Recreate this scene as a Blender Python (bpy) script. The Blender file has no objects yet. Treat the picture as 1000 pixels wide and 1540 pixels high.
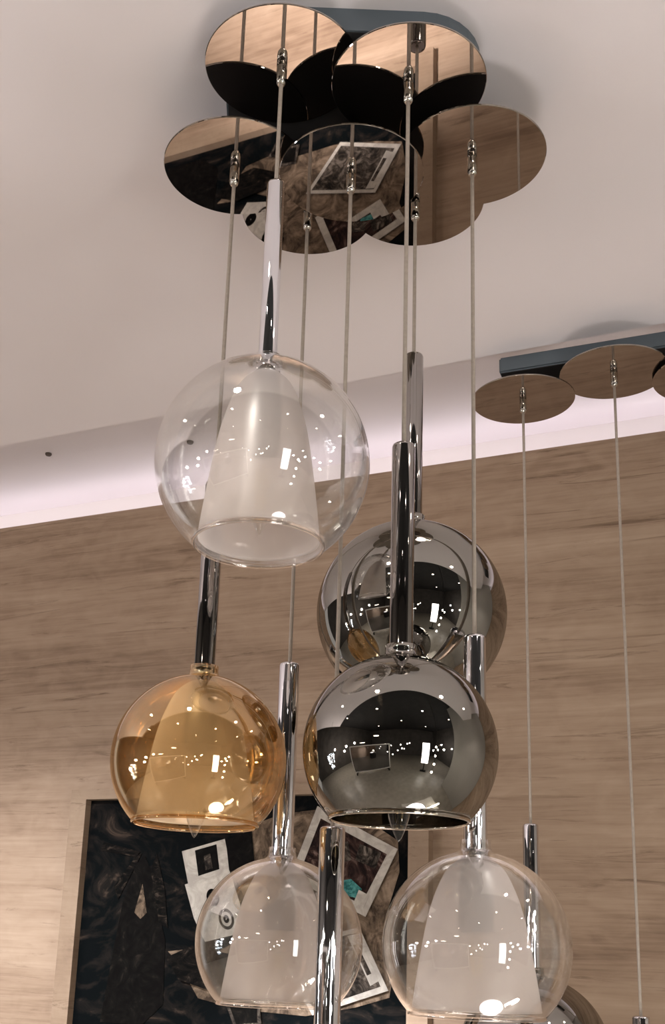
import bpy, bmesh, math, random
from mathutils import Vector, Matrix
random.seed(7)
PI = math.pi
S = bpy.context.scene
C = S.collection
EYE = 1.6                      # camera height above the floor; rel() turns heights over the eye into world heights

# ------------------------------------------------------------------ helpers
def obj(name, bm, mat, parent=None, smooth=False, loc=None):
    me = bpy.data.meshes.new(name)
    bmesh.ops.recalc_face_normals(bm, faces=bm.faces)
    bm.to_mesh(me); bm.free()
    if smooth:
        for p in me.polygons: p.use_smooth = True
    o = bpy.data.objects.new(name, me); C.objects.link(o)
    if isinstance(mat, (list, tuple)):
        for m in mat: me.materials.append(m)
    elif mat: me.materials.append(mat)
    if parent: o.parent = parent
    if loc: o.location = loc
    return o

def tag(o, label=None, cat=None, group=None, kind=None):
    if label: o['label'] = label
    if cat: o['category'] = cat
    if group: o['group'] = group
    if kind: o['kind'] = kind
    return o

def thing(name, label, cat, loc=(0, 0, 0), rz=0, group=None):
    o = bpy.data.objects.new(name, None); C.objects.link(o)
    o.empty_display_size = .05
    o.location = loc; o.rotation_euler = (0, 0, rz)
    return tag(o, label, cat, group)

def add_box(bm, x0, x1, y0, y1, z0, z1, M=None):
    vs = [Vector((x, y, z)) for x in (x0, x1) for y in (y0, y1) for z in (z0, z1)]
    if M: vs = [M @ v for v in vs]
    v = [bm.verts.new(p) for p in vs]
    for f in ((0,1,3,2),(4,6,7,5),(0,4,5,1),(2,3,7,6),(0,2,6,4),(1,5,7,3)):
        bm.faces.new([v[i] for i in f])
    return bm

def box(*a, M=None, bevel=0):
    bm = bmesh.new(); add_box(bm, *a, M=M)
    if bevel:
        bmesh.ops.bevel(bm, geom=list(bm.edges), offset=bevel, segments=2, affect='EDGES')
    return bm

def add_lathe(bm, prof, n=64, cap0=False, cap1=False, closed=False, c=(0, 0, 0)):
    rings = []
    for r, z in prof:
        if r < 1e-6:
            rings.append([bm.verts.new((c[0], c[1], c[2]+z))])
        else:
            rings.append([bm.verts.new((c[0]+r*math.cos(2*PI*i/n), c[1]+r*math.sin(2*PI*i/n), c[2]+z)) for i in range(n)])
    def join(a, b):
        for i in range(n):
            j = (i+1) % n
            if len(a) == 1 and len(b) == 1: return
            if len(a) == 1: bm.faces.new((a[0], b[i], b[j]))
            elif len(b) == 1: bm.faces.new((a[i], b[0], a[j]))
            else: bm.faces.new((a[i], b[i], b[j], a[j]))
    for a, b in zip(rings, rings[1:]): join(a, b)
    if closed: join(rings[-1], rings[0])
    if cap0: bm.faces.new(rings[0])
    if cap1: bm.faces.new(rings[-1])
    return bm

def lathe(prof, **k):
    return add_lathe(bmesh.new(), prof, **k)

def add_tube(bm, pts, r, n=10, caps=True):
    rings = []
    pts = [Vector(p) for p in pts]
    for i, p in enumerate(pts):
        d = (pts[min(i+1, len(pts)-1)] - pts[max(i-1, 0)]).normalized()
        a = d.orthogonal().normalized() if i == 0 else (rings_a - d*rings_a.dot(d)).normalized()
        rings_a = a
        b = d.cross(a)
        rings.append([bm.verts.new(p + r*(a*math.cos(2*PI*k/n) + b*math.sin(2*PI*k/n))) for k in range(n)])
    for A, B in zip(rings, rings[1:]):
        for k in range(n): bm.faces.new((A[k], B[k], B[(k+1) % n], A[(k+1) % n]))
    if caps: bm.faces.new(rings[0]); bm.faces.new(rings[-1])
    return bm

def prism(poly, z0, z1):
    """horizontal slab from a plan outline"""
    bm = bmesh.new()
    a = [bm.verts.new((x, y, z0)) for x, y in poly]; b = [bm.verts.new((x, y, z1)) for x, y in poly]
    bm.faces.new(a); bm.faces.new(b)
    for i in range(len(poly)):
        j = (i+1) % len(poly); bm.faces.new((a[i], a[j], b[j], b[i]))
    return bm

def plate(poly, y0, y1):
    """upright plate from an x-z outline, between depths y0 and y1"""
    bm = bmesh.new()
    a = [bm.verts.new((x, y0, z)) for x, z in poly]; b = [bm.verts.new((x, y1, z)) for x, z in poly]
    bm.faces.new(a); bm.faces.new(b)
    for i in range(len(poly)):
        j = (i+1) % len(poly); bm.faces.new((a[i], a[j], b[j], b[i]))
    return bm

# ------------------------------------------------------------------ materials
def newmat(name):
    m = bpy.data.materials.new(name); m.use_nodes = True
    nt = m.node_tree; nt.nodes.clear()
    out = nt.nodes.new('ShaderNodeOutputMaterial')
    return m, nt, out
def N(nt, t, **k):
    n = nt.nodes.new(t)
    for a, v in k.items():
        if a.startswith('i_'):
            key = a[2:].replace('_', ' ')
            n.inputs[key].default_value = v
        else: setattr(n, a, v)
    return n
def rgb(c): return (c[0], c[1], c[2], 1)

def plain(name, col, rough=.5, metal=0, spec=.5, var=.04, scale=20, bump=0):
    m, nt, out = newmat(name)
    p = N(nt, 'ShaderNodeBsdfPrincipled')
    p.inputs['Roughness'].default_value = rough; p.inputs['Metallic'].default_value = metal
    p.inputs['Specular IOR Level'].default_value = spec
    tc = N(nt, 'ShaderNodeTexCoord'); no = N(nt, 'ShaderNodeTexNoise'); no.inputs['Scale'].default_value = scale
    nt.links.new(tc.outputs['Object'], no.inputs['Vector'])
    r = N(nt, 'ShaderNodeValToRGB')
    r.color_ramp.elements[0].position = .3; r.color_ramp.elements[1].position = .7
    r.color_ramp.elements[0].color = rgb([c*(1-var) for c in col]); r.color_ramp.elements[1].color = rgb([min(1, c*(1+var)) for c in col])
    nt.links.new(no.outputs['Fac'], r.inputs['Fac']); nt.links.new(r.outputs['Color'], p.inputs['Base Color'])
    if bump:
        b = N(nt, 'ShaderNodeBump'); b.inputs['Strength'].default_value = bump; b.inputs['Distance'].default_value = .002
        nt.links.new(no.outputs['Fac'], b.inputs['Height']); nt.links.new(b.outputs['Normal'], p.inputs['Normal'])
    nt.links.new(p.outputs['BSDF'], out.inputs['Surface'])
    return m

def emit(name, col, strength):
    m, nt, out = newmat(name)
    e = N(nt, 'ShaderNodeEmission'); e.inputs['Color'].default_value = rgb(col); e.inputs['Strength'].default_value = strength
    nt.links.new(e.outputs['Emission'], out.inputs['Surface'])
    return m

def thin_glass(name, f0, power, gloss, trans, rough=0.0, bump=.0):
    """thin blown glass: clear transmission, mirror reflection that grows towards grazing"""
    m, nt, out = newmat(name)
    lw = N(nt, 'ShaderNodeLayerWeight'); lw.inputs['Blend'].default_value = .5
    pw = N(nt, 'ShaderNodeMath', operation='POWER'); pw.inputs[1].default_value = power
    ml = N(nt, 'ShaderNodeMath', operation='MULTIPLY_ADD'); ml.inputs[1].default_value = 1-f0; ml.inputs[2].default_value = f0
    nt.links.new(lw.outputs['Facing'], pw.inputs[0]); nt.links.new(pw.outputs[0], ml.inputs[0])
    t = N(nt, 'ShaderNodeBsdfTransparent'); t.inputs['Color'].default_value = rgb(trans)
    g = N(nt, 'ShaderNodeBsdfAnisotropic'); g.inputs['Color'].default_value = rgb(gloss); g.inputs['Roughness'].default_value = rough
    if bump:
        tc = N(nt, 'ShaderNodeTexCoord'); no = N(nt, 'ShaderNodeTexNoise'); no.inputs['Scale'].default_value = 9
        nt.links.new(tc.outputs['Object'], no.inputs['Vector'])
        b = N(nt, 'ShaderNodeBump'); b.inputs['Strength'].default_value = bump; b.inputs['Distance'].default_value = .01
        nt.links.new(no.outputs['Fac'], b.inputs['Height']); nt.links.new(b.outputs['Normal'], g.inputs['Normal'])
    mx = N(nt, 'ShaderNodeMixShader')
    nt.links.new(ml.outputs[0], mx.inputs['Fac']); nt.links.new(t.outputs[0], mx.inputs[1]); nt.links.new(g.outputs[0], mx.inputs[2])
    nt.links.new(mx.outputs[0], out.inputs['Surface'])
    return m

def wood(name, dark, mid, light, sx=1.0):
    m, nt, out = newmat(name)
    L = nt.links
    tc = N(nt, 'ShaderNodeTexCoord')
    def noise(sc, s, det, rough=.55, dist=0):
        mp = N(nt, 'ShaderNodeMapping'); mp.inputs['Scale'].default_value = sc
        L.new(tc.outputs['Object'], mp.inputs['Vector'])
        n = N(nt, 'ShaderNodeTexNoise'); n.inputs['Scale'].default_value = s; n.inputs['Detail'].default_value = det
        n.inputs['Roughness'].default_value = rough; n.inputs['Distortion'].default_value = dist
        L.new(mp.outputs['Vector'], n.inputs['Vector']); return n
    a = noise((.5*sx, 1, 5.5), 1.3, 5, .62, .8)
    b = noise((2.2*sx, 1, 60), 1.6, 5, .65, .3)
    c = noise((5*sx, 1, 9), 2.2, 3, .5, 1.2)
    f = N(nt, 'ShaderNodeMath', operation='MULTIPLY'); f.inputs[1].default_value = .55; L.new(a.outputs['Fac'], f.inputs[0])
    g = N(nt, 'ShaderNodeMath', operation='MULTIPLY_ADD'); g.inputs[1].default_value = .28; L.new(b.outputs['Fac'], g.inputs[0]); L.new(f.outputs[0], g.inputs[2])
    h = N(nt, 'ShaderNodeMath', operation='MULTIPLY_ADD'); h.inputs[1].default_value = .17; L.new(c.outputs['Fac'], h.inputs[0]); L.new(g.outputs[0], h.inputs[2])
    r = N(nt, 'ShaderNodeValToRGB'); e = r.color_ramp.elements
    e[0].position = .36; e[0].color = rgb(dark); e[1].position = .64; e[1].color = rgb(light)
    k = e.new(.48); k.color = rgb(mid)
    L.new(h.outputs[0], r.inputs['Fac'])
    # thin dark grain strokes
    s = noise((1.1*sx, 1, 15), 2.2, 7, .72, 1.4)
    sr = N(nt, 'ShaderNodeValToRGB'); q = sr.color_ramp.elements
    q[0].position = .30; q[0].color = (.52, .48, .45, 1); q[1].position = .42; q[1].color = (1, 1, 1, 1)
    L.new(s.outputs['Fac'], sr.inputs['Fac'])
    mm = N(nt, 'ShaderNodeMix', data_type='RGBA', blend_type='MULTIPLY'); mm.inputs['Factor'].default_value = 1
    L.new(r.outputs['Color'], mm.inputs['A']); L.new(sr.outputs['Color'], mm.inputs['B'])
    p = N(nt, 'ShaderNodeBsdfPrincipled'); p.inputs['Roughness'].default_value = .55; p.inputs['Specular IOR Level'].default_value = .3
    L.new(mm.outputs['Result'], p.inputs['Base Color'])
    bp = N(nt, 'ShaderNodeBump'); bp.inputs['Strength'].default_value = .15; bp.inputs['Distance'].default_value = .002
    L.new(b.outputs['Fac'], bp.inputs['Height']); L.new(bp.outputs['Normal'], p.inputs['Normal'])
    L.new(p.outputs['BSDF'], out.inputs['Surface'])
    return m

WOOD = wood('oak_laminate', (.19, .125, .083), (.31, .218, .152), (.41, .305, .222))
FRAMEWOOD = wood('pale_oak_frame', (.22, .15, .102), (.27, .19, .13), (.32, .235, .165), 3)
WHITE = plain('white_ceiling_paint', (.79, .75, .775), .85, var=.015, scale=3)
STRIPW = plain('white_wall_paint', (.78, .74, .73), .8, var=.015, scale=3)
GREYW = plain('light_grey_paint', (.36, .345, .32), .8, var=.03, scale=3)
DARKC = plain('charcoal_ceiling_paint', (.018, .018, .018), .9, var=.2, scale=4)
SHOPW = plain('dark_shop_wall_paint', (.055, .05, .045), .8, var=.25, scale=2)
FLOOR = plain('greige_tile_floor', (.25, .23, .195), .35, var=.12, scale=5)
BLUEG = plain('blue_grey_painted_steel', (.105, .13, .15), .45, metal=.2, var=.05, scale=15)
MIRROR = plain('bronze_mirror_steel', (.46, .415, .385), .015, metal=1, var=.01, scale=2)
DISCBACK = plain('dark_disc_back', (.02, .019, .02), .6, var=.1)
CHROME = plain('chrome', (.82, .82, .86), .04, metal=1, var=.01)
DCHROME = plain('dark_chrome', (.36, .34, .33), .05, metal=1, var=.01)
CABLE = plain('beige_grey_cable', (.36, .31, .265), .35, var=.08, scale=200)
CLEAR = thin_glass('clear_blown_glass', .050, 2.8, (1, 1, 1), (.985, .985, .98))
RIMG = thin_glass('clear_glass_rim', .16, 2.0, (1, .97, .95), (.93, .92, .91))
SMOKE = thin_glass('smoked_mirror_glass', .70, 3.0, (.50, .485, .455), (.30, .27, .23), bump=.03)
SMOKER = thin_glass('smoked_glass_rim', .45, 2.0, (.9, .85, .78), (.5, .45, .38))
AMBER = thin_glass('amber_lustre_glass', .17, 2.2, (.90, .76, .56), (.965, .87, .70), bump=.03)
AMBERR = thin_glass('amber_glass_rim', .25, 2.0, (1, .85, .62), (.85, .68, .45))
def frosted():
    m, nt, out = newmat('frosted_white_glass')
    d = N(nt, 'ShaderNodeBsdfDiffuse'); d.inputs['Color'].default_value = (.84, .79, .775, 1)
    t = N(nt, 'ShaderNodeBsdfTranslucent'); t.inputs['Color'].default_value = (.95, .90, .885, 1)
    tr = N(nt, 'ShaderNodeBsdfTransparent'); tr.inputs['Color'].default_value = (.95, .94, .93, 1)
    g = N(nt, 'ShaderNodeBsdfAnisotropic'); g.inputs['Roughness'].default_value = .35; g.inputs['Color'].default_value = (.9, .9, .9, 1)
    tc = N(nt, 'ShaderNodeTexCoord'); no = N(nt, 'ShaderNodeTexNoise'); no.inputs['Scale'].default_value = 30
    nt.links.new(tc.outputs['Object'], no.inputs['Vector'])
    a = N(nt, 'ShaderNodeMixShader'); a.inputs['Fac'].default_value = .55
    b = N(nt, 'ShaderNodeMixShader'); b.inputs['Fac'].default_value = .56
    c = N(nt, 'ShaderNodeMixShader'); c.inputs['Fac'].default_value = .05
    nt.links.new(d.outputs[0], a.inputs[1]); nt.links.new(t.outputs[0], a.inputs[2])
    nt.links.new(a.outputs[0], b.inputs[1]); nt.links.new(tr.outputs[0], b.inputs[2])
    nt.links.new(b.outputs[0], c.inputs[1]); nt.links.new(g.outputs[0], c.inputs[2])
    nt.links.new(c.outputs[0], out.inputs['Surface'])
    return m
FROST = frosted()
SOCKET = plain('grey_lamp_socket', (.085, .10, .11), .5, var=.05)
BULBG = thin_glass('bulb_glass', .07, 2.5, (1, 1, 1), (.95, .94, .92))
FILA = plain('yellow_led_filament', (.75, .55, .2), .5)

# ------------------------------------------------------------------ the room
# The panelled wall runs from far left to near right, 25 degrees off the view.
WN = Vector((.4226, .9063, 0)); WT = Vector((.9063, -.4226, 0)); WD = 2.465
def WP(s, d, z):               # along the wall, distance in front of it, height over the eye
    p = WT*s + WN*(WD-d); return (p.x, p.y, z+EYE)
WALLM = (WN*WD).x, (WN*WD).y
WROT = math.atan2(WT.y, WT.x)
def wall_loc(z=0): return (WALLM[0], WALLM[1], z)
def on_wall(o, z=0):           # local x = along the wall, -y = into the room
    o.location = wall_loc(z); o.rotation_euler = (0, 0, WROT); return o

TOP = EYE+1.2                  # top of the wood panelling
o = obj('wall_front', box(-4.2, 2.2, 0, .03, 0, TOP), WOOD); on_wall(o); tag(o, 'light brown oak grain panelled wall behind the lamps', kind='structure')
o = obj('wall_front_upper', box(-4.2, 2.2, .130, .25, 0, EYE+1.9), STRIPW); on_wall(o); tag(o, 'narrow white wall strip above the wood panelling', kind='structure')
o = obj('trim_1', box(-4.2, 2.2, .03, .13, TOP-.04, TOP-.012), STRIPW); on_wall(o); tag(o, 'ledge behind the top of the wood panelling', kind='structure')
o = obj('floor', box(-5, 4.2, -5.5, 5, -.1, 0), FLOOR); tag(o, 'greige tiled shop floor', kind='structure')

def wl(s, perp):               # plan point on a line parallel to the wall
    p = WT*s + WN*perp; return (p.x, p.y)
CL, CU = EYE+1.15, EYE+1.306
STEP = 1.925
a = wl(-2.1, STEP); b = wl(2.0, STEP)
bL = wl(-1.70, STEP)
# lower white ceiling: left edge at about x=-1.3, right edge x=2.0, near edge y=.5
def xat(x, perp): # y on the parallel line at x
    return (perp - WN.x*x)/WN.y
bm = prism([(-1.5, .66), (2.02, .66), (2.02, xat(2.02, STEP)), (-1.5, xat(-1.5, STEP))], CL, CU-.001)
bmesh.ops.bevel(bm, geom=[e for e in bm.edges], offset=.004, segments=2, affect='EDGES')
o = obj('ceiling', bm, WHITE); tag(o, 'white dropped ceiling the lamps hang from', kind='structure')
o = obj('ceiling_cove', prism([(-3.2, .66), (2.02, .66), (2.02, xat(2.02, WD+.13)), (-3.2, xat(-3.2, WD+.13))], CU, CU+.12), WHITE)
tag(o, 'slightly higher white ceiling strip along the panelled wall', kind='structure')
o = obj('ceiling_shop', box(-5, 4.2, -5.5, 4.2, EYE+1.9, EYE+2.0), DARKC); tag(o, 'dark shop ceiling', kind='structure')
o = obj('wall_right', box(2.02, 2.12, -.05, 1.75, 0, EYE+1.9), GREYW); tag(o, 'light grey wall stub on the right', kind='structure')
o = obj('wall_left', box(-5.1, -5, -5.5, 5, 0, EYE+2.0), SHOPW); tag(o, 'dark shop wall on the left', kind='structure')
o = obj('wall_right_far', box(4.2, 4.3, -5.5, 5, 0, EYE+2.0), SHOPW); tag(o, 'dark shop wall far right', kind='structure')
o = obj('wall_back', box(-5, 4.2, -5.6, -5.5, 0, EYE+2.0), SHOPW); tag(o, 'dark shop wall behind the camera', kind='structure')

# LED cove strip lying behind the panel top
LED = emit('led_strip_white', (1.0, .91, .97), 2.6)
o = obj('led_strip', box(-4.1, 2.1, .042, .062, TOP-.012, TOP-.003), LED); on_wall(o)
tag(o, 'hidden LED strip lying on the ledge behind the wood panelling top', 'led strip')

# two tiny screws in the cove ceiling
SCREW = plain('dark_screw', (.08, .06, .05), .5)
for i, (x, y) in enumerate([(-.666, 2.811), (-.270, 2.700)]):
    t = thing('ceiling_screw', ['tiny dark screw in the ceiling nearest the left photo edge', 'tiny dark screw in the ceiling seen through the big clear globe'][i], 'screw', (x, y, CU-.003), 0, 'screws in the ceiling')
    obj('screw_head', lathe([(0, -.004), (.007, -.003), (.009, 0), (.009, .003)], n=16, cap1=True), SCREW, t)

# ------------------------------------------------------------------ framed collage picture on the wall
pic = thing('framed_picture', 'large dark photo collage in a pale wooden frame on the panelled wall', 'picture', wall_loc(0), WROT)
PX0, PX1, PZ0, PZ1 = -1.682, -.803, EYE-.195, EYE+.378
def collage_mat():
    m, nt, out = newmat('collage_print_dark'); L = nt.links
    tc = N(nt, 'ShaderNodeTexCoord')
    mp = N(nt, 'ShaderNodeMapping'); mp.inputs['Scale'].default_value = (1, 1, 1.4); mp.inputs['Rotation'].default_value = (0, .6, 0)
    L.new(tc.outputs['Object'], mp.inputs['Vector'])
    n = N(nt, 'ShaderNodeTexNoise'); n.inputs['Scale'].default_value = 6.5; n.inputs['Detail'].default_value = 8; n.inputs['Distortion'].default_value = 2.8; n.inputs['Roughness'].default_value = .62
    L.new(mp.outputs['Vector'], n.inputs['Vector'])
    r = N(nt, 'ShaderNodeValToRGB'); e = r.color_ramp.elements
    e[0].position = .48; e[0].color = (.002, .003, .0035, 1); e[1].position = .78; e[1].color = (.075, .052, .038, 1)
    k = e.new(.62); k.color = (.012, .010, .009, 1)
    L.new(n.outputs['Fac'], r.inputs['Fac'])
    p = N(nt, 'ShaderNodeBsdfPrincipled'); p.inputs['Roughness'].default_value = .6; p.inputs['Specular IOR Level'].default_value = .03
    L.new(r.outputs['Color'], p.inputs['Base Color']); L.new(p.outputs[0], out.inputs['Surface'])
    return m
COLL = collage_mat()
def print_mat(name, c0, c1, c2, scale, lo=.40, hi=.66, dist=2.2, st=(1, 1, 1)):
    m, nt, out = newmat(name); L = nt.links
    tc = N(nt, 'ShaderNodeTexCoord'); mp = N(nt, 'ShaderNodeMapping'); mp.inputs['Scale'].default_value = st; mp.inputs['Rotation'].default_value = (0, .5, 0)
    L.new(tc.outputs['Object'], mp.inputs['Vector'])
    n = N(nt, 'ShaderNodeTexNoise'); n.inputs['Scale'].default_value = scale; n.inputs['Detail'].default_value = 7; n.inputs['Roughness'].default_value = .65; n.inputs['Distortion'].default_value = dist
    L.new(mp.outputs['Vector'], n.inputs['Vector'])
    r = N(nt, 'ShaderNodeValToRGB'); e = r.color_ramp.elements
    e[0].position = lo; e[0].color = rgb(c0); e[1].position = hi; e[1].color = rgb(c2)
    k = e.new((lo+hi)/2); k.color = rgb(c1)
    L.new(n.outputs['Fac'], r.inputs['Fac'])
    p = N(nt, 'ShaderNodeBsdfPrincipled'); p.inputs['Roughness'].default_value = .6; p.inputs['Specular IOR Level'].default_value = .04
    L.new(r.outputs['Color'], p.inputs['Base Color']); L.new(p.outputs[0], out.inputs['Surface'])
    return m
PARCH = print_mat('parchment_print', (.045, .032, .023), (.15, .108, .075), (.27, .20, .145), 11)
PRINTW = print_mat('white_print_border', (.34, .31, .275), (.43, .395, .35), (.50, .46, .41), 16)
PRINTD = print_mat('dark_print', (.0025, .002, .002), (.005, .0045, .004), (.022, .017, .014), 18, .42, .75)
PRINTR = print_mat('maroon_print', (.010, .006, .006), (.040, .022, .018), (.15, .10, .085), 17, .42, .70)
PRINTT = print_mat('teal_print', (.02, .09, .09), (.06, .22, .21), (.13, .30, .28), 30)
PRINTG = print_mat('grey_print', (.012, .010, .009), (.055, .044, .036), (.18, .15, .125), 24)
PRINTH = print_mat('smoky_print', (.002, .002, .002), (.009, .0072, .0062), (.06, .045, .035), 13, .42, .72, 3, (1, 1, 2.5))
obj('collage_print', box(PX0, PX1, -.012, -.002, PZ0, PZ1), COLL, pic)
fr = bmesh.new(); fw = .048
add_box(fr, PX0-fw, PX0, -.036, -.001, PZ0-fw, PZ1+fw*.55); add_box(fr, PX1, PX1+fw, -.036, -.001, PZ0-fw, PZ1+fw*.55)
add_box(fr, PX0, PX1, -.036, -.001, PZ1, PZ1+fw*.55); add_box(fr, PX0, PX1, -.036, -.001, PZ0-fw, PZ0)
obj('frame', fr, FRAMEWOOD, pic)
layer = [0]
def pr(name, poly, mat, d=None, label=None, parent=pic):
    layer[0] += 1
    y = -.0125-.00035*layer[0] if d is None else d
    o = obj(name, plate([(s, z+EYE) for s, z in poly], y-.0006, y), mat, parent)
    if label: o['label'] = label
    return o
# parchment sheet with torn edge behind the instant photos
pr('parchment_sheet', [(-1.235, .300), (-1.215, .235), (-1.25, .19), (-1.21, .12), (-1.225, .04), (-1.30, .0), (-1.36, -.06), (-1.33, -.10), (-1.22, -.12), (-1.05, -.125), (-.93, -.10), (-.85, -.075), (-.835, .02), (-.855, .12), (-.83, .20), (-.835, .27), (-.93, .33), (-1.03, .345), (-1.13, .335)], PARCH, label='tan parchment sheet')
# smears of the leather bag picture
pr('bag_picture', [(-1.575, .02), (-1.56, .12), (-1.53, .215), (-1.505, .235), (-1.485, .20), (-1.455, .10), (-1.43, .03), (-1.425, -.12), (-1.48, -.17), (-1.60, -.17)], PRINTD, label='dark bag shape with a triangular handle opening')
pr('handle_gap', [(-1.524, .095), (-1.506, .165), (-1.488, .095), (-1.505, .080)], PARCH)
pr('strap_streak', [(-1.59, .16), (-1.53, .235), (-1.515, .24), (-1.575, .125)], PRINTH)
pr('strap_streak', [(-1.47, .24), (-1.44, .15), (-1.425, .06), (-1.45, .07), (-1.485, .20)], PRINTH)
pr('paper_scrap', [(-1.42, .005), (-1.36, .012), (-1.355, -.005), (-1.40, -.012)], PARCH)
pr('paper_scrap', [(-1.63, .27), (-1.52, .245), (-1.53, .232), (-1.64, .25)], PRINTH)
# first instant photo and the card under it
pr('instant_photo', [(-1.398, .246), (-1.280, .276), (-1.258, .200), (-1.374, .165)], PRINTW, label='white bordered instant photo')
pr('photo_image', [(-1.361, .248), (-1.302, .263), (-1.290, .203), (-1.347, .186)], PRINTD)
pr('photo_image', [(-1.335, .235), (-1.318, .240), (-1.308, .205), (-1.328, .2)], PRINTG)
pr('black_card', [(-1.276, .272), (-1.207, .298), (-1.196, .222), (-1.262, .196)], PRINTD)
pr('white_card', [(-1.383, .165), (-1.262, .200), (-1.228, .12), (-1.215, .055), (-1.318, .030), (-1.352, .085)], PRINTW, label='white card with round lens pictures')
def ring_pr(cs, cz, r0, r1, mat, sq=.75, rot=.5, name='lens_circle'):
    layer[0] += 1
    y = -.0125-.00035*layer[0]
    bm = bmesh.new(); n = 28; R0 = []; R1 = []
    for i in range(n):
        a = 2*PI*i/n
        def pt(r):
            u, v = r*math.cos(a)*sq, r*math.sin(a)
            return (cs+u*math.cos(rot)-v*math.sin(rot), cz+EYE+u*math.sin(rot)+v*math.cos(rot))
        p = pt(r0); q = pt(r1)
        R0.append(bm.verts.new((p[0], y, p[1]))); R1.append(bm.verts.new((q[0], y, q[1])))
    for i in range(n): bm.faces.new((R0[i], R0[(i+1) % n], R1[(i+1) % n], R1[i]))
    bmesh.ops.solidify(bm, geom=bm.faces[:], thickness=.0005)
    return obj(name, bm, mat, pic)
ring_pr(-1.303, .135, .028, .046, PRINTG); ring_pr(-1.303, .135, .002, .022, PRINTD)
ring_pr(-1.263, .085, .018, .026, PRINTG); ring_pr(-1.263, .085, .002, .010, PRINTD)
# tilted instant photo on the right
def quad_frame(pts, w0, w1, w2, w3, border, inner, label):
    q = [Vector((p[0], p[1])) for p in pts]
    pr('instant_photo', [tuple(v) for v in q], border, label=label)
    c = sum(q, Vector((0, 0)))/4
    A, B, Cc, D = q
    ux = (B-A).normalized(); uy = (A-D).normalized()
    inn = [A+ux*w0-uy*w1, B-ux*w2-uy*w1, Cc-ux*w2+uy*w3, D+ux*w0+uy*w3]
    pr('photo_image', [tuple(v) for v in inn], inner)
quad_frame([(-1.035, .352), (-.833, .250), (-.908, .098), (-1.100, .185)], .020, .022, .020, .020, PRINTW, PRINTR, 'tilted instant photo with a maroon picture')
pr('photo_image', [(-.972, .178), (-.945, .182), (-.918, .160), (-.925, .138), (-.962, .146)], PRINTT, label='teal patch in the tilted photo')
pr('photo_image', [(-.925, .158), (-.900, .146), (-.912, .118), (-.936, .132)], PRINTW)
pr('photo_image', [(-.99, .262), (-.955, .268), (-.945, .225), (-.985, .215)], PRINTG)
pr('photo_image', [(-.925, .262), (-.872, .242), (-.885, .205), (-.935, .225)], PRINTG)
# lower instant photo and thin strips
quad_frame([(-1.13, .02), (-.922, .075), (-.850, -.060), (-1.03, -.122)], .011, .011, .011, .013, PRINTW, PRINTG, 'lower instant photo with a tan picture')
pr('paper_strip', [(-.950, .055), (-.925, .060), (-.872, -.040), (-.892, -.052)], PRINTW)
pr('paper_strip', [(-.935, .035), (-.926, .038), (-.890, -.025), (-.900, -.030)], PRINTG)
quad_frame([(-1.255, -.100), (-1.165, -.090), (-1.155, -.152), (-1.225, -.160)], .008, .008, .008, .008, PRINTG, PRINTD, 'small instant photo near the lower edge')
pr('dark_figure', [(-1.42, -.01), (-1.35, .02), (-1.25, .005), (-1.22, -.04), (-1.3, -.08), (-1.38, -.06)], PRINTH)

# ------------------------------------------------------------------ canopies with mirror discs
GRIP = plain('nickel_cable_grip', (.72, .70, .66), .08, metal=1, var=.01)
disc_me = None
def mirror_disc(parent, x, y, z, zbox):
    """z: height of the mirror face; zbox: underside of the canopy"""
    R = .1
    bm = lathe([(0, .0), (R-.0008, 0), (R, .0008), (R, .0022), (R-.0008, .003), (0, .003)], n=128)
    for f in bm.faces:
        f.material_index = 1 if f.calc_center_median().z > .0029 else 0
    d = obj('mirror_disc', bm, [MIRROR, DISCBACK], parent, loc=(x, y, z))
    obj('cable_grip', lathe([(0.0026, -.0275), (.0045, -.0275), (.0062, -.024), (.0068, -.020), (.0068, 0), (.0026, 0)], n=24, closed=True), GRIP, d, True)
    if zbox-z > .008:
        obj('standoff', lathe([(.008, .003), (.008, zbox-z)], n=24, cap0=True, cap1=True), DISCBACK, d, True)
    return d

ZB = EYE+1.117
can = thing('ceiling_canopy', 'blue-grey ceiling canopy with seven overlapping round mirror discs above the pendant cluster', 'ceiling canopy', (.062, 1.3175, CL), 0)
pts = []
for cx_, cy_, a0 in ((.080, .10, 0), (-.086, .10, 90), (-.086, -.098, 180), (.080, -.098, 270)):
    for k in range(9):
        a = math.radians(a0+k*90/8); pts.append((cx_+.085*math.cos(a), cy_+.085*math.sin(a)))
bp = obj('base_plate', prism(pts, ZB-CL, 0), BLUEG, can)
obj('underside_shade', prism([(x*.985, y*.985) for x, y in pts], ZB-CL-.0012, ZB-CL), DISCBACK, can)  # dark sheet: shade cast by the discs, put into the underside colour
FIX = {  # plan position and height of each disc's mirror face
 'c1': (-.034, 1.196, 1.1135), 'c2': (.131, 1.200, 1.098), 'c3': (.231, 1.300, 1.072), 'c4': (-.097, 1.336, 1.068),
 'c5': (.066, 1.318, 1.050), 'c6': (.009, 1.458, 1.090), 'c7': (.167, 1.414, 1.082)}
for k, (x, y, z) in FIX.items():
    mirror_disc(can, x-.062, y-1.3175, z+EYE-CL, ZB-CL)

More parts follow.
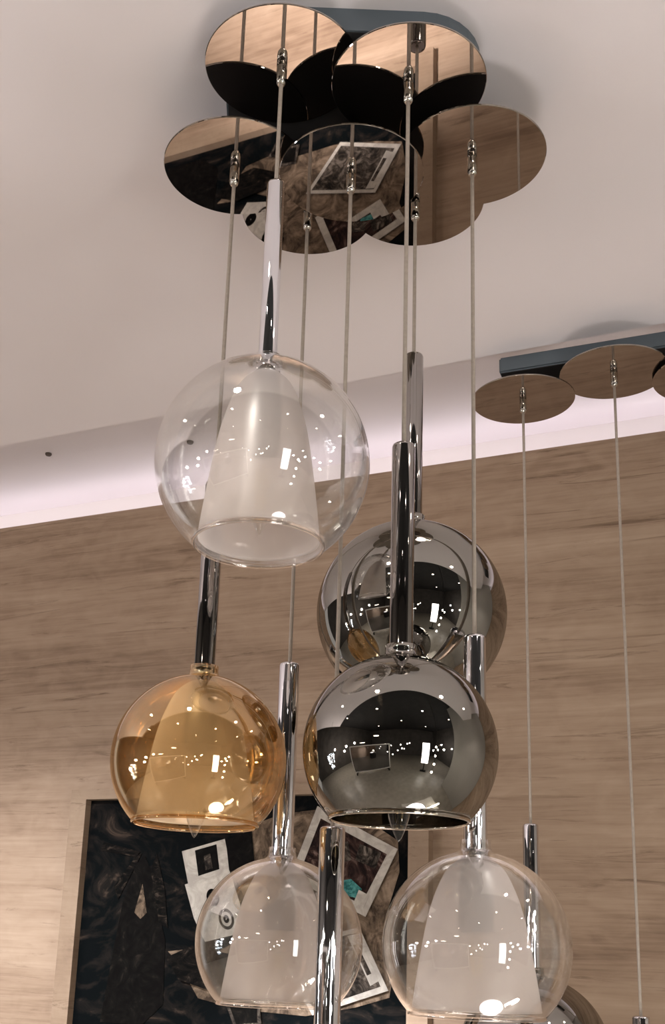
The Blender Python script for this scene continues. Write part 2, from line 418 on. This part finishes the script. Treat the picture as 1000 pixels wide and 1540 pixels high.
ang = math.atan2(-.389, .921)
can2 = thing('ceiling_canopy', 'long blue-grey ceiling canopy with round mirror discs farther back on the right', 'ceiling canopy', (.397, 1.950, CL), ang)
obj('base_plate', box(0, .95, 0, .125, ZB-CL, 0, bevel=.003), BLUEG, can2)
obj('underside_shade', box(.003, .947, .003, .122, ZB-CL-.0012, ZB-CL), DISCBACK, can2)  # same painted shade under the long canopy
BF = {'b1': (.452, 1.991, 1.082), 'b2': (.598, 1.877, 1.084), 'b3': (.770, 1.860, 1.075), 'b4': (.93, 1.74, 1.084)}
Mi = Matrix.Rotation(-ang, 4, 'Z')
for k, (x, y, z) in BF.items():
    q = Mi @ Vector((x-.397, y-1.950, 0))
    mirror_disc(can2, q.x, q.y, z+EYE-CL, ZB-CL)

# ------------------------------------------------------------------ pendants
def globe_mesh(R, t=.0019):
    oR = .0748                                   # opening radius, the same on both sizes
    a0 = math.asin(.0235/R); a1 = PI-math.asin(oR/R)
    n = 44
    out_ = [(R*math.sin(a0+(a1-a0)*i/n), R*math.cos(a0+(a1-a0)*i/n)) for i in range(n+1)]
    ztop = out_[0][1]
    neck = [(.0176, ztop+.015), (.0174, ztop+.009), (.0182, ztop+.0045), (.0202, ztop+.0018)]
    inn = [((R-t)*math.sin(a), (R-t)*math.cos(a)) for a in [a0+(a1-a0)*i/n for i in range(n, -1, -1)]]
    bm = bmesh.new()
    add_lathe(bm, neck + out_ + inn + [(.0190, ztop+.0010), (.0170, ztop+.004), (.0163, ztop+.009), (.0165, ztop+.015)], n=96, closed=True)
    return bm, oR, out_[-1][1]
def rim_mesh(r, z, k=.0021):
    return lathe([(r-.0006+k*math.cos(2*PI*i/12), z-.0004+k*math.sin(2*PI*i/12)) for i in range(12)], n=96, closed=True)
def shade_prof(R, zo, wide):
    # half-widths measured down the bell, from the neck to just inside the opening
    top = R*.93
    P = [(0, .0145), (.02, .0200), (.06, .0285), (.128, .0365), (.275, .0470), (.424, .0540), (.648, .0612), (.87, .0672), (1, .0702)]
    H = top-(zo+.006)
    res = []
    for u, r in P: res.append((r*wide if u > .03 else r, top-u*H))
    return res
def smooth_prof(P, n=5):
    out_ = []
    for i in range(len(P)-1):
        p0 = P[max(i-1, 0)]; p1 = P[i]; p2 = P[i+1]; p3 = P[min(i+2, len(P)-1)]
        for j in range(n):
            t = j/n
            out_.append(tuple(.5*((2*p1[k])+(-p0[k]+p2[k])*t+(2*p0[k]-5*p1[k]+4*p2[k]-p3[k])*t*t+(-p0[k]+3*p1[k]-3*p2[k]+p3[k])*t**3) for k in (0, 1)))
    out_.append(P[-1]); return out_

CACHE = {}
def shared(key, name, builder, mat, parent, smooth, z):
    """first use builds the mesh, later uses copy the object and share its data"""
    if key in CACHE:
        o = CACHE[key].copy(); C.objects.link(o)
    else:
        o = obj(name, builder(), mat, None, smooth); CACHE[key] = o
    o.parent = parent; o.location = (0, 0, z)
    return o

ROD = .262
def rod_mesh(r):
    L = ROD
    return lathe([(.0028, 0), (r*.80, -.0003), (r*.94, -.0014), (r, -.0042), (r, -L+.006), (r*.93, -L+.002), (r*.80, -L), (0, -L)], n=40)
def bulb_mesh():
    P = [(.0085, 0), (.010, -.006), (.0150, -.020), (.0175, -.036), (.0168, -.052), (.0130, -.070), (.0078, -.086), (.0030, -.097), (0, -.101)]
    return lathe(smooth_prof(P, 4), n=32)
def filament_mesh():
    bm = bmesh.new()
    for i in range(4):
        a = i*PI/2+.4
        add_tube(bm, [(.005*math.cos(a), .005*math.sin(a), -.018), (.0075*math.cos(a), .0075*math.sin(a), -.045), (.004*math.cos(a), .004*math.sin(a), -.07)], .0008, 6)
    return bm

def pendant(key, x, y, ztop, zrod, rr, glass, R, label, rodmat, shade=True, tip=None, wide=1.0, group='pendant lamps of the front cluster', sag=0):
    """ztop mirror face, zrod top of the metal stem, both over the eye"""
    t = thing('pendant_lamp', label, 'pendant lamp', (x, y, ztop+EYE), 0, group)
    L = ztop-zrod
    bm = bmesh.new()
    add_tube(bm, [(sag*math.sin(PI*i/14)*.5*(1 if i % 2 else .8), 0, -.020-(L-.019)*i/14) for i in range(15)], .0026, 8)
    obj('cable', bm, CABLE, t, True)
    zr = -L
    shared(('rod', rr, rodmat.name), 'stem', lambda: rod_mesh(rr), rodmat, t, True, zr)
    zc = zr-ROD-math.sqrt(R*R-.015**2)+.002     # globe centre
    cl = shared(('collar', rodmat.name), 'collar', lambda: lathe([(.0150, .004), (.0162, .001), (.0162, -.006), (.0150, -.009), (.0120, -.009), (.012, .004)], n=40, closed=True), rodmat, t, True, zr-ROD)
    G = {'clear': (CLEAR, RIMG), 'smoke': (SMOKE, SMOKER), 'amber': (AMBER, AMBERR)}[glass]
    zo = -math.sqrt(R*R-.0748**2)
    g = shared(('globe', R, glass), 'glass_globe', lambda: globe_mesh(R)[0], G[0], t, True, zc)
    shared(('rim', R, glass), 'rim', lambda: rim_mesh(.0748, zo), G[1], g, True, 0)
    if shade:
        def sh():
            P = smooth_prof(shade_prof(R, zo, wide)); 
            return lathe(P + [(r-.0015, z) for r, z in P[::-1]], n=80, closed=True)
        shared(('shade', R, wide), 'frosted_shade', sh, FROST, t, True, zc)
    shared(('socket', R), 'socket', lambda: lathe([(.0120, R*.94), (.0175, R*.78), (.0195, R*.6), (.0195, .018), (.0175, .014), (0, .014)], n=32, cap0=True), SOCKET, t, True, zc)
    zb = (zo+.012 if tip is None else tip)+.101
    if zb < .013:
        shared(('stalk', R, zb), 'bulb_cap', lambda: lathe([(.0095, .014), (.0095, zb-.002)], n=24, cap0=True, cap1=True), SOCKET, t, True, zc)
    b = shared(('bulb', 1), 'candle_bulb', bulb_mesh, BULBG, t, True, zc+zb)
    shared(('fil', 1), 'filament', filament_mesh, FILA, b, True, 0)
    return t

SM, LG = .106, .1252
pendant('c1', -.034, 1.196, 1.1135, .938, .0112, 'clear', LG, 'big clear glass globe pendant with frosted inner shade, topmost and nearest of the lamps', CHROME, wide=1.0)
pendant('c2', .131, 1.200, 1.098, .588, .0135, 'smoke', SM, 'smoked mirror glass globe pendant, the front one with a bulb tip showing below', DCHROME, shade=False, tip=-.099)
pendant('c3', .231, 1.300, 1.072, .387, .0135, 'clear', SM, 'clear globe pendant with frosted shade, hanging lower right below the smoked globes', CHROME, wide=1.02)
pendant('c4', -.097, 1.336, 1.068, .590, .0130, 'amber', SM, 'amber tinted glass globe pendant hanging on the left over the dark picture', DCHROME, tip=-.092, wide=1.0)
pendant('c5', .066, 1.318, 1.050, .151, .0150, 'clear', SM, 'pendant with a thick chrome stem in front of the picture, its globe below the photo', CHROME)
pendant('c6', .009, 1.458, 1.090, .384, .0140, 'clear', SM, 'clear globe pendant with frosted shade in front of the picture, below the amber globe', CHROME, wide=1.0)
pendant('c7', .167, 1.414, 1.082, .832, .0135, 'smoke', LG, 'bigger smoked mirror glass globe pendant, behind and above the other smoked globe', DCHROME, shade=False)
pendant('b1', .452, 1.991, 1.082, .248, .0140, 'smoke', LG, 'farther smoked globe pendant, its dark glass just showing at the bottom right', CHROME, shade=False, group='pendant lamps of the back row')
pendant('b2', .598, 1.877, 1.084, -.066, .0140, 'clear', SM, 'farthest right pendant of the back row on a long thin cable', CHROME, group='pendant lamps of the back row')

# ------------------------------------------------------------------ the shop behind the camera (seen in the mirrors and globes)
WARM = (1, .86, .70); COOL = (.88, .93, 1)
LAMPW = emit('lamp_glow_warm', WARM, 14); LAMPC = emit('lamp_glow_cool', COOL, 14)
BULBE = emit('bulb_glow', (1, .93, .80), 55); PANEL = emit('signboard_glow', (1, .96, .90), 7)
CRYS = emit('crystal_glow', (.82, .9, 1), 22)
BLACKM = plain('black_metal', (.02, .02, .02), .4, metal=.5)
def drum_lamp(x, y, z, r, label):
    t = thing('dome_lamp', label, 'pendant lamp', (x, y, EYE+1.9), 0, 'glowing lamps of the shop')
    bm = bmesh.new(); add_tube(bm, [(0, 0, 0), (0, 0, z-1.9+.05)], .004, 8); obj('cable', bm, BLACKM, t)
    obj('dome', lathe([(0, .06), (r*.4, .055), (r*.8, .03), (r, 0), (r*.98, 0), (r*.78, .027), (r*.4, .05), (0, .055)], n=40), BLACKM, t, True, (0, 0, z-1.9))
    obj('diffuser', lathe([(0, -.03), (r*.5, -.027), (r*.85, -.012), (r*.96, .002), (0, .002)], n=40), LAMPW, t, True, (0, 0, z-1.9))
drum_lamp(-1.75, -1.75, .62, .20, 'glowing white dome lamp in the shop, the higher of two')
drum_lamp(-2.45, -1.05, .22, .20, 'glowing white dome lamp in the shop, the lower of two')

def small_bulb(x, y, z, label, r=.03):
    t = thing('bare_bulb_pendant', label, 'pendant lamp', (x, y, EYE+1.9), 0, 'bare glowing bulbs of the shop')
    bm = bmesh.new(); add_tube(bm, [(0, 0, 0), (0, 0, z-1.9+r)], .003, 6); obj('cable', bm, BLACKM, t)
    obj('bulb', lathe([(0, -r), (r*.7, -r*.7), (r, 0), (r*.7, r*.7), (r*.3, r*1.1), (0, r*1.1)], n=20), BULBE, t, True, (0, 0, z-1.9))
for (x, y, z) in [(-.15, -1.8, .02), (.05, -2.1, -.25), (-.35, -2.0, -.35), (.22, -1.6, .10), (-.05, -1.5, -.15), (-.55, -1.5, -.5), (.40, -2.3, .12),
                  (1.05, -.15, .12), (.98, -.05, -.12), (.92, .05, -.32), (.84, .15, -.50), (1.25, -.3, .02), (-.75, -1.9, -.05), (-1.05, -1.7, .05)]:
    small_bulb(x, y, z, 'small bare glowing bulb hanging in the shop', .028)

# tall white light panel on a stand
t = thing('lit_signboard', 'tall plain white lit board standing in the shop', 'lit board', (1.35, -1.65, 0), .45)
obj('casing', box(-.24, .24, -.03, -.001, .55, EYE+.22, bevel=.004), BLACKM, t)
obj('diffuser', box(-.22, .22, 0, .006, .57, EYE+.20), PANEL, t)
obj('foot', box(-.2, .2, -.12, .12, 0, .03, bevel=.004), BLACKM, t); obj('post', box(-.03, .03, -.03, 0, .03, .55), BLACKM, t)
# big framed mirror
t = thing('framed_mirror', 'large mirror in a white frame standing in the shop', 'mirror', (-1.75, -.95, 0), math.atan2(-1.7, 1.9))
fb = bmesh.new()
add_box(fb, -1.25, -1.2, -.03, .03, .12, EYE+.08); add_box(fb, 1.2, 1.25, -.03, .03, .12, EYE+.08)
add_box(fb, -1.2, 1.2, -.03, .03, EYE+.03, EYE+.08); add_box(fb, -1.2, 1.2, -.03, .03, .12, .17)
obj('frame', fb, plain('white_lacquer', (.75, .74, .72), .3), t)
obj('mirror_glass', box(-1.2, 1.2, -.01, .01, .17, EYE+.03), plain('shop_mirror_glass', (.30, .30, .31), .03, metal=1, var=.01), t)
for s in (-1.1, 1.1): obj('foot', box(s-.03, s+.03, -.2, .2, 0, .12), BLACKM, t)
# crystal chandelier on the left
t = thing('crystal_chandelier', 'sparkling crystal chandelier hanging in the shop on the left', 'chandelier', (-2.5, 1.35, EYE+1.9))
bm = bmesh.new(); add_tube(bm, [(0, 0, 0), (0, 0, -1.85)], .005, 8); obj('rod', bm, BLACKM, t)
bm = bmesh.new()
for r, z in ((.26, -1.9), (.2, -2.15), (.1, -2.35)):
    add_tube(bm, [(r*math.cos(2*PI*i/32), r*math.sin(2*PI*i/32), z) for i in range(33)], .008, 6)
obj('ring_frame', bm, CHROME, t)
bm = bmesh.new()
for i in range(80):
    lv = random.choice(((.26, -1.95), (.2, -2.2), (.1, -2.4), (.23, -2.05)))
    a = random.random()*2*PI; h = random.uniform(-.06, .04); s = random.uniform(.006, .016)
    bmesh.ops.create_icosphere(bm, subdivisions=1, radius=s, matrix=Matrix.Translation((lv[0]*math.cos(a), lv[0]*math.sin(a), lv[1]+h)))
tag(obj('crystals', bm, CRYS, t), kind='stuff')
# counter with a lit ring lamp under the cluster
t = thing('display_counter', 'low display counter below the pendant cluster', 'counter', (.54, .98, 0), -.2)
obj('counter_top', box(-.36, .36, -.26, .26, .62, .65, bevel=.004), GREYW, t); obj('counter_body', box(-.32, .32, -.22, .22, 0, .62), SHOPW, t)
t = thing('added_light_table', 'added round glowing uplight on the low display counter', 'light table', (.42, .98, .65))  # glowing disc added as an uplight for the ceiling and canopy shadows
obj('rim', lathe([(.205, 0), (.205, .022), (.195, .022), (.195, 0)], n=48, closed=True), CHROME, t)
obj('glowing_top', lathe([(0, .018), (.195, .018), (.195, .002), (0, .002)], n=48), emit('added_uplight_glow', (1, .93, .92), 8), t)
t = thing('ring_lamp', 'lit ring table lamp on the low display counter', 'table lamp', (.72, 1.02, .65))
obj('base', lathe([(0, 0), (.07, 0), (.07, .012), (0, .014)], n=40), BLACKM, t)
bm = bmesh.new(); pts = [(.12*math.cos(a), .03*math.sin(a)*0, .15+.12*math.sin(a)) for a in [(-.5+1.45*i/40)*PI+.35 for i in range(41)]]
add_tube(bm, pts, .009, 10); obj('light_ring', bm, emit('ring_glow', (1, .93, .78), 40), t, True)
bm = bmesh.new(); add_tube(bm, [(0, 0, .012), (0, 0, .035)], .006, 8); obj('neck', bm, BLACKM, t)
# ceiling downlights of the dark shop ceiling
DL = emit('downlight_glow', (1, .9, .78), 30)
for i, (x, y) in enumerate([(-1.2, -.6), (1.0, -1.0), (-3.2, .2), (-.2, -2.6), (2.9, -.8), (-2.6, -3.4), (2.2, -3.6)]):
    t = thing('ceiling_downlight', 'round recessed downlight in the dark shop ceiling', 'ceiling light', (x, y, EYE+1.9), 0, 'downlights of the dark shop ceiling')
    obj('bezel', lathe([(.062, 0), (.062, -.008), (.050, -.008), (.050, 0)], n=32, closed=True), CHROME, t)
    obj('lens', lathe([(0, -.004), (.049, -.004), (.049, 0), (0, 0)], n=32), DL, t)

def area(name, loc, target, size, power, col, shape='DISK', sy=None, spread=PI):
    l = bpy.data.lights.new(name, 'AREA'); l.shape = shape; l.size = size
    if sy: l.size_y = sy
    l.energy = power; l.color = col; l.spread = spread
    o = bpy.data.objects.new(name, l); C.objects.link(o); o.location = loc
    d = Vector(target)-Vector(loc); o.rotation_euler = d.to_track_quat('-Z', 'Y').to_euler()
    return o
def spot(name, loc, target, power, ang, blend, col, r=.05):
    l = bpy.data.lights.new(name, 'SPOT'); l.energy = power; l.spot_size = ang; l.spot_blend = blend; l.color = col; l.shadow_soft_size = r
    o = bpy.data.objects.new(name, l); C.objects.link(o); o.location = loc
    d = Vector(target)-Vector(loc); o.rotation_euler = d.to_track_quat('-Z', 'Y').to_euler()
    return o
# added point fill lights without fixtures, also giving sparkles in the glass
def fill_light(x, y, z, power, r, col):
    l = bpy.data.lights.new('added_fill', 'POINT'); l.energy = power; l.shadow_soft_size = r; l.color = col
    o = bpy.data.objects.new('added_fill', l); C.objects.link(o); o.location = (x, y, EYE+z)
for x, y, z, r in [(-3.3, -.9, .25, .06), (-3.0, .2, -.12, .05), (-3.6, -.2, .1, .07), (-2.9, -1.9, -.2, .05), (-3.9, .9, .05, .06), (-3.4, 1.6, -.25, .05)]:
    fill_light(x, y, z, 22, r, (1, .90, .84))
for x, y, z, r in [(2.9, -1.6, -.1, .06), (3.2, -2.3, .2, .05), (2.5, -2.6, -.35, .06), (3.5, -1.2, .05, .05)]:
    fill_light(x, y, z, 17, r, (1, .92, .88))

# unseen downlights added in the white ceiling to light the floor and low wall
for i, (x, y) in enumerate([(-1.15, 1.15), (1.45, 1.05), (-.30, .78), (.80, .78)]):
    t = thing('ceiling_downlight', 'added unseen round downlight in the white dropped ceiling', 'ceiling light', (x, y, CL), 0, 'added downlights of the white ceiling')
    obj('bezel', lathe([(.045, 0), (.045, -.005), (.034, -.005), (.034, 0)], n=32, closed=True), CHROME, t)
    obj('lens', lathe([(0, -.003), (.033, -.003), (.033, 0), (0, 0)], n=32), DL, t)
    spot('added_downlight_beam', (x, y, CL-.01), (x, y-.05, 0), 32, 1.75, .7, (1, .90, .83), .035)
# wall washer for the low left part of the panelled wall
p = WP(-1.95, 0, -.62)
spot('wall_wash_beam', (-1.35, 1.1, CL-.02), p, 265, .95, 1.0, (.97, .97, 1), .05)
p = WP(-.95, 0, -.86)
spot('wall_wash_beam', (-.6, .9, CL-.02), p, 1350, .58, 1.0, (.96, .96, 1), .05)

w = bpy.data.worlds.new('shop_ambience'); S.world = w; w.use_nodes = True
w.node_tree.nodes['Background'].inputs['Color'].default_value = (1, .93, .88, 1); w.node_tree.nodes['Background'].inputs['Strength'].default_value = .3

# ------------------------------------------------------------------ camera
cam = bpy.data.cameras.new('camera'); co = bpy.data.objects.new('camera', cam); C.objects.link(co)
TH, RO = .2677, .0419
fwd = Vector((0, math.cos(TH), math.sin(TH))); up = Vector((0, -math.sin(TH), math.cos(TH))); rt = Vector((1, 0, 0))
r2 = rt*math.cos(RO)+up*math.sin(RO); u2 = -rt*math.sin(RO)+up*math.cos(RO)
M = Matrix((r2, u2, -fwd)).transposed().to_4x4(); M.translation = Vector((0, 0, EYE)); co.matrix_world = M
cam.sensor_fit = 'VERTICAL'; cam.sensor_height = 36; cam.lens = 36*1678/1540
cam.shift_x = (500-426.5)/1540; cam.shift_y = (980.4-770)/1540
cam.clip_start = .02
S.camera = co
S.cycles.transparent_max_bounces = 32; S.cycles.max_bounces = 14; S.cycles.glossy_bounces = 8
S.cycles.sample_clamp_indirect = 6
S.cycles.use_denoising = True
S.view_settings.view_transform = 'Standard'; S.view_settings.look = 'None'; S.view_settings.gamma = 1
S.view_settings.use_curve_mapping = False
S.view_settings.exposure = 0.9
